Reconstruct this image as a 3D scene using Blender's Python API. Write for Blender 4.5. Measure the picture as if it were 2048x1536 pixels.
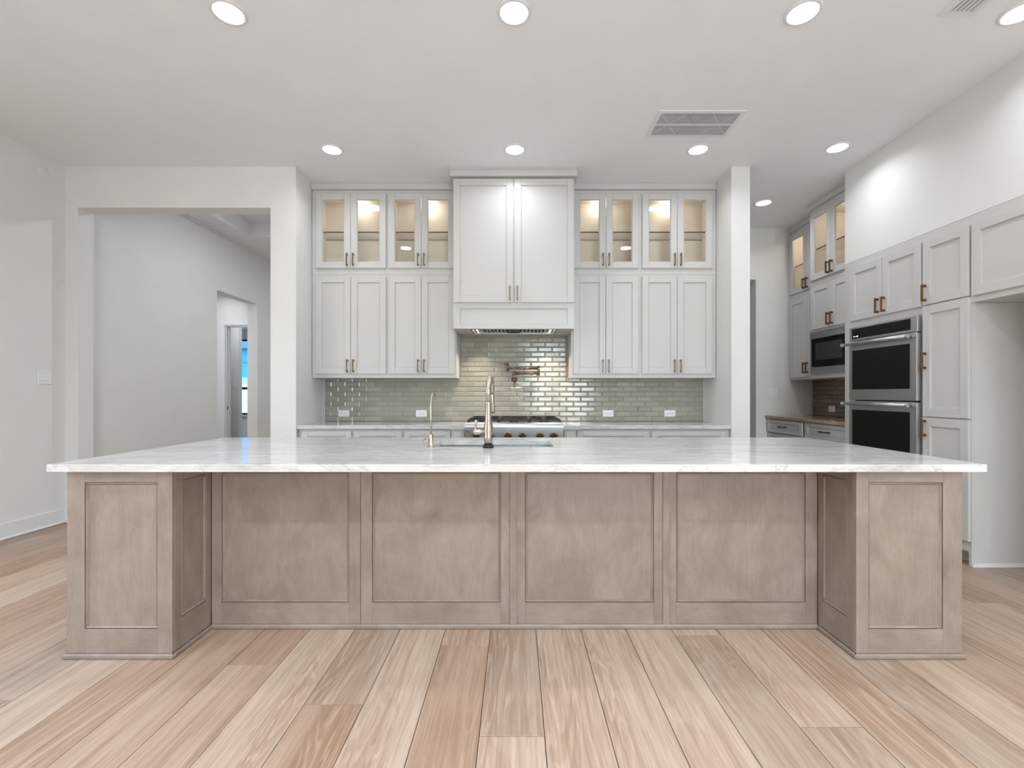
import bpy, bmesh, math, random
from mathutils import Vector, Matrix
random.seed(7)
PI = math.pi
S = bpy.context.scene
C = bpy.context.scene.collection
for o in list(bpy.data.objects): bpy.data.objects.remove(o)

# ------------------------------------------------------------------ camera
cd = bpy.data.cameras.new('camera'); cam = bpy.data.objects.new('camera', cd); C.objects.link(cam)
cam.location = (0, 0, 1.225); cam.rotation_euler = (PI/2, 0, 0)
cd.sensor_fit = 'HORIZONTAL'; cd.sensor_width = 36; cd.lens = 36*930/2048
cd.shift_x = -8/2048; cd.shift_y = 19/2048; cd.clip_start = .05; cd.clip_end = 200
S.camera = cam
# ------------------------------------------------------------------ sky, daylight, exposure
W = bpy.data.worlds.new('sky'); S.world = W; W.use_nodes = True
wn = W.node_tree; wn.nodes.clear()
wo = wn.nodes.new('ShaderNodeOutputWorld'); wb = wn.nodes.new('ShaderNodeBackground'); ws = wn.nodes.new('ShaderNodeTexSky')
ws.sky_type = 'NISHITA'; ws.sun_disc = False; ws.sun_elevation = math.radians(48); ws.sun_rotation = math.radians(200)
ws.air_density = 1.0; ws.dust_density = 1.5
wn.links.new(ws.outputs[0], wb.inputs[0]); wn.links.new(wb.outputs[0], wo.inputs[0])
wb.inputs[1].default_value = .85
S.view_settings.view_transform = 'Standard'; S.view_settings.look = 'None'
S.view_settings.gamma = 1; S.view_settings.exposure = 0.15
S.view_settings.use_curve_mapping = False
def area(name, loc, rot, sx, sy, power, col, shape='RECTANGLE', spread=180):
    l = bpy.data.lights.new(name, 'AREA'); l.shape = shape; l.size = sx
    if shape in ('RECTANGLE', 'ELLIPSE'): l.size_y = sy
    l.energy = power; l.color = col; l.spread = math.radians(spread)
    o = bpy.data.objects.new(name, l); C.objects.link(o); o.location = loc; o.rotation_euler = rot
    return o
DAY = (.74, .88, 1.0)
# daylight coming in at the glazing of the living room behind the camera
REAR_WINDOWS = [(.35, 1.30, .35, 2.95), (1.50, 2.45, .35, 2.95)]
REAR_Y = -5.2
for (a, b, c, d), p in zip(REAR_WINDOWS, (115, 115)):
    area('window_daylight', ((a+b)/2, REAR_Y-.17, (c+d)/2), (PI/2, 0, 0), b-a, d-c, p, DAY)
ADDED_WINDOW = (.2, 2.2, .35, 2.95)      # y0, y1, z0, z1 of an unseen window added in the left wall for light
area('window_daylight', (-4.47, 1.2, 1.65), (PI/2, 0, -PI/2), 2.0, 2.6, 16, DAY)  # daylight for the added left-wall window

# ------------------------------------------------------------------ helpers
def lin(r, g, b):
    f = lambda c: (c/255)/12.92 if c/255 <= .04045 else (((c/255)+.055)/1.055)**2.4
    return (f(r), f(g), f(b), 1)
def newbm(): return bmesh.new()
def bx(bm, x0, x1, y0, y1, z0, z1, bev=0, mi=0):
    t = bmesh.new(); bmesh.ops.create_cube(t, size=1)
    for v in t.verts: v.co = Vector((x0+(v.co.x+.5)*(x1-x0), y0+(v.co.y+.5)*(y1-y0), z0+(v.co.z+.5)*(z1-z0)))
    if bev: bmesh.ops.bevel(t, geom=t.edges[:], offset=bev, segments=1, affect='EDGES', clamp_overlap=True)
    merge(bm, t, mi)
def merge(bm, t, mi=0, mat=None):
    if mat is not None: t.transform(mat)
    vm = {}
    for v in t.verts: vm[v.index] = None
    t.verts.index_update()
    nv = [bm.verts.new(v.co) for v in t.verts]
    for f in t.faces:
        try:
            nf = bm.faces.new([nv[v.index] for v in f.verts]); nf.smooth = f.smooth; nf.material_index = mi
        except ValueError: pass
    t.free()
def lathe(bm, prof, org=(0,0,0), axis='Z', seg=24, mi=0, smooth=True):
    """prof = [(r, h)...] turned about an axis through org"""
    t = bmesh.new(); rings = []
    for r, h in prof:
        if r < 1e-6: rings.append([t.verts.new((0,0,h))])
        else: rings.append([t.verts.new((r*math.cos(2*PI*k/seg), r*math.sin(2*PI*k/seg), h)) for k in range(seg)])
    for a, b in zip(rings, rings[1:]):
        for k in range(seg):
            k2 = (k+1) % seg
            if len(a) == 1 and len(b) == 1: continue
            if len(a) == 1: f = t.faces.new([a[0], b[k], b[k2]])
            elif len(b) == 1: f = t.faces.new([a[k], a[k2], b[0]])
            else: f = t.faces.new([a[k], a[k2], b[k2], b[k]])
            f.smooth = smooth
    if len(rings[0]) > 1: t.faces.new(rings[0][::-1])
    if len(rings[-1]) > 1: t.faces.new(rings[-1])
    M = {'Z': Matrix.Identity(4), 'X': Matrix.Rotation(PI/2, 4, 'Y'), 'Y': Matrix.Rotation(PI/2, 4, 'X')}[axis]   # Y: +h -> -y
    bmesh.ops.recalc_face_normals(t, faces=t.faces[:])
    merge(bm, t, mi, Matrix.Translation(org) @ M)
def tube(bm, pts, r, seg=12, mi=0, caps=True):
    pts = [Vector(p) for p in pts]; n = len(pts)
    rs = r if isinstance(r, (list, tuple)) else [r]*n
    t = bmesh.new(); rings = []; up = None
    for i, p in enumerate(pts):
        d = (pts[min(i+1, n-1)]-pts[max(i-1, 0)]).normalized()
        if up is None: up = Vector((0,0,1)) if abs(d.z) < .9 else Vector((1,0,0))
        a = up.cross(d).normalized(); up = d.cross(a).normalized()
        rings.append([t.verts.new(p+(a*math.cos(2*PI*k/seg)+up*math.sin(2*PI*k/seg))*rs[i]) for k in range(seg)])
    for A, B in zip(rings, rings[1:]):
        for k in range(seg):
            f = t.faces.new([A[k], A[(k+1) % seg], B[(k+1) % seg], B[k]]); f.smooth = True
    if caps: t.faces.new(rings[0][::-1]); t.faces.new(rings[-1])
    bmesh.ops.recalc_face_normals(t, faces=t.faces[:])
    merge(bm, t, mi)
def extrude_x(bm, prof, x0, x1, mi=0):
    """prof = [(y, z)...] closed outline run along x"""
    t = bmesh.new()
    A = [t.verts.new((x0, y, z)) for y, z in prof]; B = [t.verts.new((x1, y, z)) for y, z in prof]
    for k in range(len(prof)): t.faces.new([A[k], A[(k+1) % len(A)], B[(k+1) % len(A)], B[k]])
    t.faces.new(A[::-1]); t.faces.new(B)
    bmesh.ops.recalc_face_normals(t, faces=t.faces[:])
    merge(bm, t, mi)
def obj(name, bm, mat, parent=None, loc=(0,0,0), rz=0):
    bmesh.ops.recalc_face_normals(bm, faces=bm.faces[:])
    me = bpy.data.meshes.new(name); bm.to_mesh(me); bm.free()
    for m in (mat if isinstance(mat, (list, tuple)) else [mat]): me.materials.append(m)
    return link(name, me, parent, loc, rz)
def link(name, me, parent=None, loc=(0,0,0), rz=0):
    o = bpy.data.objects.new(name, me); C.objects.link(o); o.parent = parent
    o.location = loc; o.rotation_euler = (0,0,rz)
    return o
def thing(name, label, cat, loc=(0,0,0), rz=0, group=None):
    o = bpy.data.objects.new(name, None); C.objects.link(o); o.empty_display_size = .1
    o.location = loc; o.rotation_euler = (0,0,rz)
    return tag(o, label, cat, group)
def tag(o, label, cat, group=None):
    o['label'] = label; o['category'] = cat
    if group: o['group'] = group
    return o
def struct(name, bm, mat, parent=None, label=None):
    o = obj(name, bm, mat, parent)
    if parent is None:
        o['kind'] = 'structure'
    if label: o['label'] = label
    return o
def boxes(*bs, bev=0):
    bm = newbm()
    for b in bs: bx(bm, *b, bev=bev)
    return bm

# ------------------------------------------------------------------ materials
class NT:
    def __init__(self, name):
        self.m = bpy.data.materials.new(name); self.m.use_nodes = True
        self.t = self.m.node_tree; self.b = self.t.nodes['Principled BSDF']; self.out = self.t.nodes['Material Output']
    def n(self, ty, **kw):
        x = self.t.nodes.new(ty)
        for k, v in kw.items():
            if k.startswith('i_'):
                key = k[2:]; key = int(key) if key.isdigit() else key.replace('_', ' ')
                x.inputs[key].default_value = v
            else: setattr(x, k, v)
        return x
    def l(self, a, b): self.t.links.new(a, b)
    def ramp(self, fac, stops):
        r = self.n('ShaderNodeValToRGB'); e = r.color_ramp.elements
        while len(e) < len(stops): e.new(.5)
        for k, (p, c) in enumerate(stops): e[k].position = p; e[k].color = c
        self.l(fac, r.inputs[0]); return r.outputs[0]
    def mix(self, fac, a, b, mode='MIX'):
        x = self.n('ShaderNodeMix', data_type='RGBA', blend_type=mode)
        for v, i in ((fac, 0), (a, 6), (b, 7)):
            if hasattr(v, 'links'): self.l(v, x.inputs[i])
            else: x.inputs[i].default_value = v
        return x.outputs[2]
    def bump(self, h, strength=.1, dist=.01):
        x = self.n('ShaderNodeBump'); x.inputs['Strength'].default_value = strength; x.inputs['Distance'].default_value = dist
        self.l(h, x.inputs['Height']); self.l(x.outputs[0], self.b.inputs['Normal'])
    def coords(self, scale=(1,1,1), world=False, rnd=False):
        if world: src = self.n('ShaderNodeNewGeometry').outputs['Position']
        else: src = self.n('ShaderNodeTexCoord').outputs['Object']
        if rnd:
            oi = self.n('ShaderNodeObjectInfo'); ml = self.n('ShaderNodeMath', operation='MULTIPLY', i_1=37.0); self.l(oi.outputs['Random'], ml.inputs[0])
            ad = self.n('ShaderNodeVectorMath', operation='ADD'); self.l(src, ad.inputs[0]); self.l(ml.outputs[0], ad.inputs[1]); src = ad.outputs[0]
        mp = self.n('ShaderNodeMapping'); mp.inputs['Scale'].default_value = scale; self.l(src, mp.inputs[0])
        return mp.outputs[0]
    def noise(self, vec, scale, detail=4, rough=.55, dist=0):
        x = self.n('ShaderNodeTexNoise'); x.inputs['Scale'].default_value = scale; x.inputs['Detail'].default_value = detail
        x.inputs['Roughness'].default_value = rough; x.inputs['Distortion'].default_value = dist
        self.l(vec, x.inputs['Vector']); return x.outputs[0]
def plain(name, col, rough=.5, metal=0, bump=None, spec=None, coat=0):
    t = NT(name); t.b.inputs['Base Color'].default_value = col; t.b.inputs['Roughness'].default_value = rough; t.b.inputs['Metallic'].default_value = metal
    if spec is not None: t.b.inputs['Specular IOR Level'].default_value = spec
    if coat: t.b.inputs['Coat Weight'].default_value = coat; t.b.inputs['Coat Roughness'].default_value = .05
    v = t.coords(world=True)
    # faint procedural variation so no surface is perfectly flat in tone
    nz = t.noise(v, 9 if bump is None else bump[0], 3)
    lo = tuple(c*.975 for c in col[:3])+(1,)
    t.l(t.ramp(t.noise(v, 3, 2), [(.3, lo), (.7, col)]), t.b.inputs['Base Color'])
    if bump: t.bump(nz, bump[1], bump[2])
    return t.m
M = {}
M['wall'] = plain('wall_paint', lin(231,230,226), .85, bump=(95, .4, .004))
M['ceil'] = plain('ceiling_paint', lin(243,243,243), .9, bump=(70, .18, .004))
M['trim'] = plain('trim_paint', lin(232,232,232), .4)
M['cab'] = plain('cabinet_paint', lin(206,204,200), .38)
M['inside'] = plain('cabinet_interior', lin(238,228,214), .5)
M['plate'] = plain('white_plastic', lin(240,240,240), .35)
M['slot'] = plain('dark_slot', lin(60,60,62), .6)
M['black'] = plain('cast_iron', lin(22,22,23), .45)
M['blackglass'] = plain('black_glass', lin(7,7,8), .04, spec=.4)
M['ovenglass'] = plain('oven_window_glass', lin(4,4,5), .03, spec=.4)
M['screen'] = plain('screen_mesh', lin(52,54,57), .25)
M['blackframe'] = plain('black_window_frame', lin(12,13,15), .4)
M['grout'] = plain('grout', lin(172,168,156), .8)
M['grout_shaded'] = plain('shade_brown_grout', lin(112,96,86), .8)  # darker grout copy, the nook's shade put into its colour
M['filter'] = plain('filter_media', lin(150,150,152), .8)
M['filterdark'] = plain('filter_dark', lin(66,66,68), .8)
M['duct'] = plain('duct_dark', lin(34,34,36), .7)
M['joint'] = plain('floor_joint', lin(84,62,48), .8)
M['concrete'] = plain('outdoor_ground', lin(190,196,192), .9)
M['bluewrap'] = plain('blue_house_wrap', lin(40,140,176), .5)
M['palewall'] = plain('pale_garage', lin(190,225,235), .6)
M['roofing'] = plain('roof_shingle', lin(90,120,140), .8)
M['shrubleaf'] = plain('shrub_leaf', lin(70,110,90), .7)
def metal(name, col, rough, aniso=None, grain=None):
    t = NT(name); t.b.inputs['Metallic'].default_value = 1; t.b.inputs['Base Color'].default_value = col
    v = t.coords(scale=grain or (1,1,1)); nz = t.noise(v, 40, 3)
    r = t.n('ShaderNodeMapRange', i_3=rough*.8, i_4=rough*1.25); t.l(nz, r.inputs[0]); t.l(r.outputs[0], t.b.inputs['Roughness'])
    return t.m
M['steel'] = metal('stainless_steel', lin(196,197,198), .33, grain=(1,60,60))
M['sinksteel'] = metal('sink_steel', lin(205,208,210), .25, grain=(1,60,60))
M['nickel'] = metal('brushed_nickel', lin(186,176,160), .22)
M['bronze'] = metal('champagne_bronze', lin(140,116,94), .28)
M['pull'] = metal('brass_pull', lin(146,126,92), .34)
M['pullr'] = metal('copper_bronze_pull', lin(130,96,70), .42)
M['pulld'] = metal('dark_bronze_pull', lin(58,54,50), .4)
def emit(name, col, st):
    t = NT(name); t.b.inputs['Base Color'].default_value = (.9,.9,.9,1)
    t.b.inputs['Emission Color'].default_value = col; t.b.inputs['Emission Strength'].default_value = st
    return t.m
M['lens'] = emit('lamp_lens', (1,.975,.94,1), 9)
M['puck'] = emit('puck_lens', (1,.9,.76,1), 8)
M['led'] = emit('display_led', (.9,.95,1,1), 1.2)
def glass(name, tint=(1,1,1,1), refl=1.0):
    t = NT(name); t.t.nodes.remove(t.b)
    tr = t.n('ShaderNodeBsdfTransparent'); tr.inputs[0].default_value = tint
    gl = t.n('ShaderNodeBsdfGlossy'); gl.inputs['Roughness'].default_value = .01
    lw = t.n('ShaderNodeLayerWeight', i_Blend=.5); pw = t.n('ShaderNodeMath', operation='POWER', i_1=5.0); t.l(lw.outputs['Facing'], pw.inputs[0])
    fr = t.n('ShaderNodeMath', operation='MULTIPLY_ADD', i_1=.92, i_2=.05); t.l(pw.outputs[0], fr.inputs[0])
    mx = t.n('ShaderNodeMixShader'); t.l(fr.outputs[0], mx.inputs[0]); t.l(tr.outputs[0], mx.inputs[1]); t.l(gl.outputs[0], mx.inputs[2])
    t.l(mx.outputs[0], t.out.inputs[0]); return t.m
M['glass'] = glass('clear_glass', (.99,.995,.99,1))
M['shelfglass'] = glass('shelf_glass', (.985,.99,.98,1))
M['shelfedge'] = plain('shelf_glass_edge', lin(74,72,62), .2)
M['tintglass'] = glass('window_glass', (.62,.9,1,1))
def wood(name, horizontal):
    t = NT(name)
    sc = (.9, 4, 4) if horizontal else (4, 4, .8)
    v = t.coords(sc, rnd=True)
    blot = t.noise(t.coords((1,1,.8), rnd=True), 4.2, 6, .62, .8)
    grain = t.noise(v, 4.5, 6, .65, .8)
    fine = t.noise(t.coords((4,60,60) if horizontal else (60,60,4), rnd=True), 4, 3, .6)
    c = t.ramp(blot, [(.25, lin(136,120,107)), (.5, lin(152,137,124)), (.75, lin(165,151,138))])
    g = t.ramp(grain, [(.25, lin(222,215,210)), (.7, (1,1,1,1))])
    c = t.mix(.6, c, g, 'MULTIPLY')
    f = t.ramp(fine, [(.35, lin(225,220,216)), (.6, (1,1,1,1))])
    c = t.mix(.4, c, f, 'MULTIPLY')
    # a few knots
    vo = t.n('ShaderNodeTexVoronoi'); vo.inputs['Scale'].default_value = 1.15
    t.l(t.coords((1.0, 1, 1.7), rnd=True), vo.inputs['Vector'])
    k = t.ramp(vo.outputs['Distance'], [(.0, (1,1,1,1)), (.12, (0,0,0,1))])
    kn = t.noise(t.coords((1, 1, 4), rnd=True), 22, 3)
    kf = t.n('ShaderNodeMath', operation='MULTIPLY'); t.l(k, kf.inputs[0]); t.l(kn, kf.inputs[1])
    c = t.mix(kf.outputs[0], c, lin(112,88,72))
    t.l(c, t.b.inputs['Base Color']); t.b.inputs['Roughness'].default_value = .42
    t.bump(fine, .05, .002)
    return t.m
M['wood_v'] = wood('stained_maple', False); M['wood_h'] = wood('stained_maple_rail', True)
def plank_mat():
    t = NT('oak_plank')
    oi = t.n('ShaderNodeObjectInfo')
    base = oi.outputs['Color']
    v = t.coords((1, .10, 1), rnd=True)
    warp = t.noise(v, 5.5, 3, .5, 1.0)
    # cathedral grain: rings of a slowly varying field
    ml = t.n('ShaderNodeMath', operation='MULTIPLY', i_1=16.0); t.l(warp, ml.inputs[0])
    sn = t.n('ShaderNodeMath', operation='SINE'); m2 = t.n('ShaderNodeMath', operation='MULTIPLY', i_1=6.283); t.l(ml.outputs[0], m2.inputs[0]); t.l(m2.outputs[0], sn.inputs[0])
    ringmask = t.noise(t.coords((1.2, .25, 1), rnd=True), 3.0, 2)
    rg = t.ramp(sn.outputs[0], [(.0, lin(226,214,203)), (.8, (1,1,1,1))])
    rm = t.ramp(ringmask, [(.42, (0,0,0,1)), (.62, (1,1,1,1))])
    streak = t.noise(t.coords((14, .5, 1), rnd=True), 3.0, 5, .65, .4)
    st = t.ramp(streak, [(.25, lin(206,192,180)), (.6, (1,1,1,1))])
    fine = t.noise(t.coords((70, 2, 1), rnd=True), 3.0, 3, .6)
    ft = t.ramp(fine, [(.3, lin(228,219,211)), (.6, (1,1,1,1))])
    c = t.mix(.8, base, st, 'MULTIPLY'); c = t.mix(.7, c, ft, 'MULTIPLY')
    cr = t.mix(.75, c, rg, 'MULTIPLY'); c = t.mix(rm, c, cr)
    vo = t.n('ShaderNodeTexVoronoi'); vo.inputs['Scale'].default_value = 1.1; t.l(t.coords((2.6, .9, 1), rnd=True), vo.inputs['Vector'])
    k = t.ramp(vo.outputs['Distance'], [(0, (1,1,1,1)), (.05, (0,0,0,1))])
    c = t.mix(k, c, lin(128,96,76))
    t.l(c, t.b.inputs['Base Color']); t.b.inputs['Roughness'].default_value = .42
    t.bump(fine, .06, .002)
    return t.m
M['plank'] = plank_mat()
def stone(name, base, mid, vein, warm, sc):
    t = NT(name)
    v = t.coords(sc, world=True)
    cloud = t.noise(v, 2.6, 6, .6, 1.4)
    c = t.ramp(cloud, [(.25, mid), (.55, base), (.8, base)])
    wv = t.noise(t.coords((sc[0]*.8, sc[1], sc[2]*.8), world=True), 1.7, 3, .5, 2.0)
    c = t.mix(t.ramp(wv, [(.5, (0,0,0,1)), (.75, (.7,.7,.7,1))]), c, warm)
    vn = t.noise(v, 1.9, 7, .62, 2.6)
    a = t.n('ShaderNodeMath', operation='SUBTRACT', i_1=.5); t.l(vn, a.inputs[0]); b = t.n('ShaderNodeMath', operation='ABSOLUTE'); t.l(a.outputs[0], b.inputs[0])
    k = t.ramp(b.outputs[0], [(0, (.34,.34,.34,1)), (.03, (0,0,0,1))])
    c = t.mix(k, c, vein)
    sp = t.noise(t.coords(world=True), 160, 2); c = t.mix(.25, c, t.ramp(sp, [(.35, lin(215,215,212)), (.6, (1,1,1,1))]), 'MULTIPLY')
    t.l(c, t.b.inputs['Base Color']); t.b.inputs['Roughness'].default_value = .10
    return t.m
M['marble'] = stone('white_quartzite', lin(217,217,214), lin(190,188,184), lin(140,136,134), lin(206,193,186), (.6, 2.2, 1.4))
M['marble2'] = stone('brown_quartzite', lin(186,160,140), lin(150,124,108), lin(92,72,62), lin(204,184,166), (1.5, 1.2, 1.5))
def tile_mat(name, cols):
    t = NT(name); oi = t.n('ShaderNodeObjectInfo')
    c = t.ramp(oi.outputs['Random'], [(0, cols[0]), (1, cols[1])])
    t.l(c, t.b.inputs['Base Color']); t.b.inputs['Roughness'].default_value = .11
    t.bump(t.noise(t.coords(world=True), 18, 2), .02, .01)
    return t.m
M['tile'] = tile_mat('grey_green_glazed_tile', (lin(150,149,137), lin(166,164,151)))
M['tile_shaded'] = tile_mat('shade_brown_tile', (lin(122,102,90), lin(140,118,104)))  # range tile again, nook shade and brown reflections put into its colour

# ================================================================== SETTING
CEIL = 3.388
XL = -4.295; XR = 3.22; YF = 4.429       # left wall, right wall face, kitchen-side face of the far walls
YB = 5.084                               # range wall
PX = 3.88; PY = 6.078                    # pantry nook walls
# ---- floor with planks
fl = struct('floor', boxes((-9.5, 4.2, -5.4, 13.2, -.06, -.004)), M['joint'])
PW = .2345
ENDS = {-.366: 2.262, -.132: 1.663, -.835: 1.832, -1.304: 2.10, 1.04: 1.708, .806: 2.361, -2.242: 1.857, -4.118: 4.03, -3.415: 3.09}
plank_mesh = {}
def plank_piece(L):
    k = round(L, 3)
    if k not in plank_mesh:
        bm = newbm(); bx(bm, -PW/2+.0015, PW/2-.0015, -L/2+.0015, L/2-.0015, -.010, 0, bev=.0008)
        me = bpy.data.meshes.new('plank'); bm.to_mesh(me); bm.free(); me.materials.append(M['plank']); plank_mesh[k] = me
    return plank_mesh[k]
rp = random.Random(3)
TONE = {'L': lin(192,173,155), 'M': lin(185,163,144), 'D': lin(176,151,131), 'G': lin(179,161,145)}
# (near piece, far piece) of the planks in front of the island, counted from the plank under the viewpoint
NEAR_TONE = {-1: 'DM', 0: 'LG', 1: 'LL', 2: 'LL', 3: 'ML', 4: 'GL', 5: 'GL', 6: 'MM', 7: 'GG', 8: 'LL', 9: 'LM', -2: 'ML', -3: 'DG', -4: 'LL', -5: 'MD', -6: 'DM', -7: 'MM', -8: 'LL', -9: 'MG'}
PL = 2.2; Y0, Y1 = -2.2, 5.05
k0 = -18
while -.132+PW*k0 < 3.9:
    xa = -.132+PW*k0; k0 += 1
    near = [e for x, e in ENDS.items() if abs(x-xa) < .03]
    ph = near[0] if near else rp.choice([.35, .75, 1.15, 2.75-PL, 3.35-PL, 3.7-PL]) + rp.uniform(-.1, .1)
    if not near and -1.3 < xa < 2.2: ph = rp.choice([1.2, .9, .6, 3.2, 3.5]) + rp.uniform(-.1, .1)
    cuts = [Y0]; y = ph - PL*5
    while y < Y1:
        if y > Y0+.2 and y < Y1-.2: cuts.append(y)
        y += PL
    cuts.append(Y1)
    for a, b in zip(cuts, cuts[1:]):
        o = link('plank', plank_piece(b-a), fl, (xa+PW/2, (a+b)/2, 0))
        ix = round((xa+.132)/PW); tn = None
        if ix in NEAR_TONE and a < 2.4: tn = NEAR_TONE[ix][0 if b < 2.45 and a < 1.0 else 1]
        o.color = TONE[tn or rp.choice('LMMDGM' if xa < -1.2 else 'LLMGDL')]
for nm, b in (('floor_hall', (-9.2, 4.1, 5.052, 13.1, -.003, 0)), ('floor_living', (XL-.05, 4.1, -5.3, -2.202, -.003, 0))):
    o = struct(nm, boxes(b), M['plank']); o.color = lin(184,163,144)
# ---- ceiling slabs
struct('ceiling', boxes((XL-.15, 4.2, -5.4, YF+.165, CEIL, CEIL+.3), (-2.338, 4.2, YF+.165, PY+.2, CEIL, CEIL+.3)), M['ceil'])
# ---- kitchen walls
y0, y1, z0, z1 = ADDED_WINDOW
struct('wall_left', boxes((XL-.15, XL, -5.4, y0, 0, CEIL), (XL-.15, XL, y1, YF, 0, CEIL), (XL-.15, XL, y0, y1, 0, z0), (XL-.15, XL, y0, y1, z1, CEIL)), M['wall'])
bm = newbm(); xs = sorted(set([XL, 4.2]+[v for w in REAR_WINDOWS for v in w[:2]])); 
zz = REAR_WINDOWS[0][2:4]
bx(bm, XL, 4.2, REAR_Y-.15, REAR_Y, 0, zz[0]); bx(bm, XL, 4.2, REAR_Y-.15, REAR_Y, zz[1], CEIL)
px = XL
for a, b, c, d in REAR_WINDOWS: bx(bm, px, a, REAR_Y-.15, REAR_Y, zz[0], zz[1]); px = b
bx(bm, px, 4.2, REAR_Y-.15, REAR_Y, zz[0], zz[1])
struct('wall_rear', bm, M['wall'])
def window(name, bmf, panebm, label):
    o = struct(name, bmf, M['blackframe'], label=label); obj('pane', panebm, M['glass'], o); return o
nwin = 2
for a, b, c, d in REAR_WINDOWS:
    yy = REAR_Y-.10
    window('window_%d' % nwin, boxes((a, b, yy, yy+.05, c, c+.05), (a, b, yy, yy+.05, d-.05, d), (a, a+.05, yy, yy+.05, c+.05, d-.05), (b-.05, b, yy, yy+.05, c+.05, d-.05), (a+.05, b-.05, yy+.005, yy+.045, 1.65, 1.70)), boxes((a+.04, b-.04, yy+.02, yy+.026, c+.04, d-.04)), 'tall black framed window behind the viewpoint'); nwin += 1
a, b, c, d = ADDED_WINDOW; xx = XL-.10
window('window_%d' % nwin, boxes((xx, xx+.05, a, b, c, c+.05), (xx, xx+.05, a, b, d-.05, d), (xx, xx+.05, a, a+.05, c, d), (xx, xx+.05, b-.05, b, c, d), (xx, xx+.05, 1.17, 1.23, c, d)), boxes((xx+.02, xx+.026, a+.04, b-.04, c+.04, d-.04)), 'unseen black framed window added in the left wall for light')
# far-left wall with the cased opening to the hall, and the pier that ends at the range nook
OX0, OX1, OZ = -4.17, -2.338, 2.995
struct('wall_hall_opening', boxes((XL-.15, OX0, YF, YF+.16, 0, CEIL), (OX1, -2.095, YF, YF+.16, 0, CEIL), (OX0, OX1, YF, YF+.16, OZ, CEIL+.2)), M['wall'])
struct('wall_nook_left', boxes((OX1, -2.095, YF+.16, YB+.15, 0, CEIL)), M['wall'])
struct('wall_back', boxes((-2.095, 2.052, YB, YB+.15, 0, CEIL)), M['wall'])
struct('wall_nook_right', boxes((2.052, 2.229, YF, PY, 0, CEIL)), M['wall'])
# pantry end wall with a plain opening whose right jamb shows beside the column
struct('wall_pantry_end', boxes((2.052, 2.40, PY, PY+.155, 0, CEIL), (3.136, 4.05, PY, PY+.155, 0, CEIL), (2.40, 3.136, PY, PY+.155, 2.715, CEIL)), M['wall'])
struct('wall_pantry_beyond', boxes((2.0, 4.05, 7.3, 7.45, 0, CEIL), (2.0, 2.2, PY+.155, 7.3, 0, CEIL), (3.9, 4.05, PY+.155, 7.3, 0, CEIL), (2.0, 4.05, PY+.155, 7.45, CEIL, CEIL+.1)), M['wall'])
struct('wall_pantry_right', boxes((PX, PX+.15, 2.2, PY, 0, CEIL)), M['wall'])
# right wall: plaster above the tall cabinets, a return where the pantry nook opens, solid wall behind the viewpoint
struct('wall_right', boxes((XR, PX, 2.30, 4.552, 2.485, CEIL), (XR, 4.2, -5.4, 2.30, 0, CEIL)), M['wall'])
# ---- baseboards
def base_y(name, x, y0, y1, s):
    prof = newbm(); bx(prof, min(x, x+s*.015), max(x, x+s*.015), y0, y1, 0, .138, bev=.003); bx(prof, min(x, x+s*.028), max(x, x+s*.028), y0, y1, 0, .02, bev=.006)
    struct(name, prof, M['trim'])
base_y('baseboard_left', XL, -5.2, YF, 1)
struct('baseboard_hall_opening', boxes((XL+.015, OX0, YF-.015, YF, 0, .138), (OX1, -2.12, YF-.015, YF, 0, .138)), M['trim'])
# ---- hall beyond the opening
HC = 3.555
HW = -4.463
struct('wall_hall_left', boxes((HW, XL, YF+.16, 6.68, 0, HC+.25), (HW, XL, 7.725, 9.7, 0, HC+.25), (HW, XL, 6.68, 7.725, 2.712, HC+.25)), M['wall'])
struct('wall_hall_right', boxes((-1.3, -1.15, YB+.15, 9.7, 0, HC+.3), (-2.338, -1.15, YB+.15, YB+.2, 0, HC+.3), (XL, -1.15, 9.55, 9.7, 0, HC+.3)), M['wall'])
struct('ceiling_hall', boxes((XL, -3.97, YF+.16, 9.6, HC, HC+.05), (-3.97, -1.15, YF+.16, 5.0, HC, HC+.05), (-3.97, -1.15, 6.93, 9.6, HC, HC+.05), (-1.75, -1.15, 5.0, 6.93, HC, HC+.05),
       (-3.985, -3.97, 5.0, 6.945, HC+.05, HC+.22), (-3.97, -1.75, 6.93, 6.945, HC+.05, HC+.22), (-1.75, -1.735, 5.0, 6.945, HC+.05, HC+.22), (-3.97, -1.75, 4.985, 5.0, HC+.05, HC+.22),
       (-4.0, -1.7, 4.95, 6.96, HC+.22, HC+.25)), M['ceil'])
struct('trim_1', boxes((XL, XL+.018, YF+.16, 9.55, HC-.045, HC)), M['wall'])
# ---- vestibule with a cased door, and the room with the far window
struct('wall_vestibule', boxes((-6.15, -6.0, 5.6, 8.43, 0, 3.0), (-6.15, HW, 5.45, 5.6, 0, 3.0), (-6.0, -5.185, 8.3, 8.43, 0, 3.0), (-5.185, -4.53, 8.3, 8.43, 2.44, 3.0), (-4.53, HW, 8.3, 8.43, 0, 3.0)), M['wall'])
struct('ceiling_vestibule', boxes((-6.15, HW, 5.45, 8.43, 3.0, 3.1)), M['ceil'])
dr = struct('door_1', boxes((-5.282, -5.185, 8.28, 8.3, 0, 2.44), (-5.282, -4.47, 8.28, 8.3, 2.44, 2.537), (-4.53, -4.47, 8.28, 8.3, 0, 2.44), (-5.186, -5.168, 8.3, 8.43, 0, 2.44), (-4.548, -4.53, 8.3, 8.43, 0, 2.44), (-5.168, -4.548, 8.3, 8.43, 2.422, 2.44), (-5.168, -5.155, 8.35, 8.39, 0, 2.422), bev=.003), M['trim'], label='white painted door casing in the room past the hall')
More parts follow.
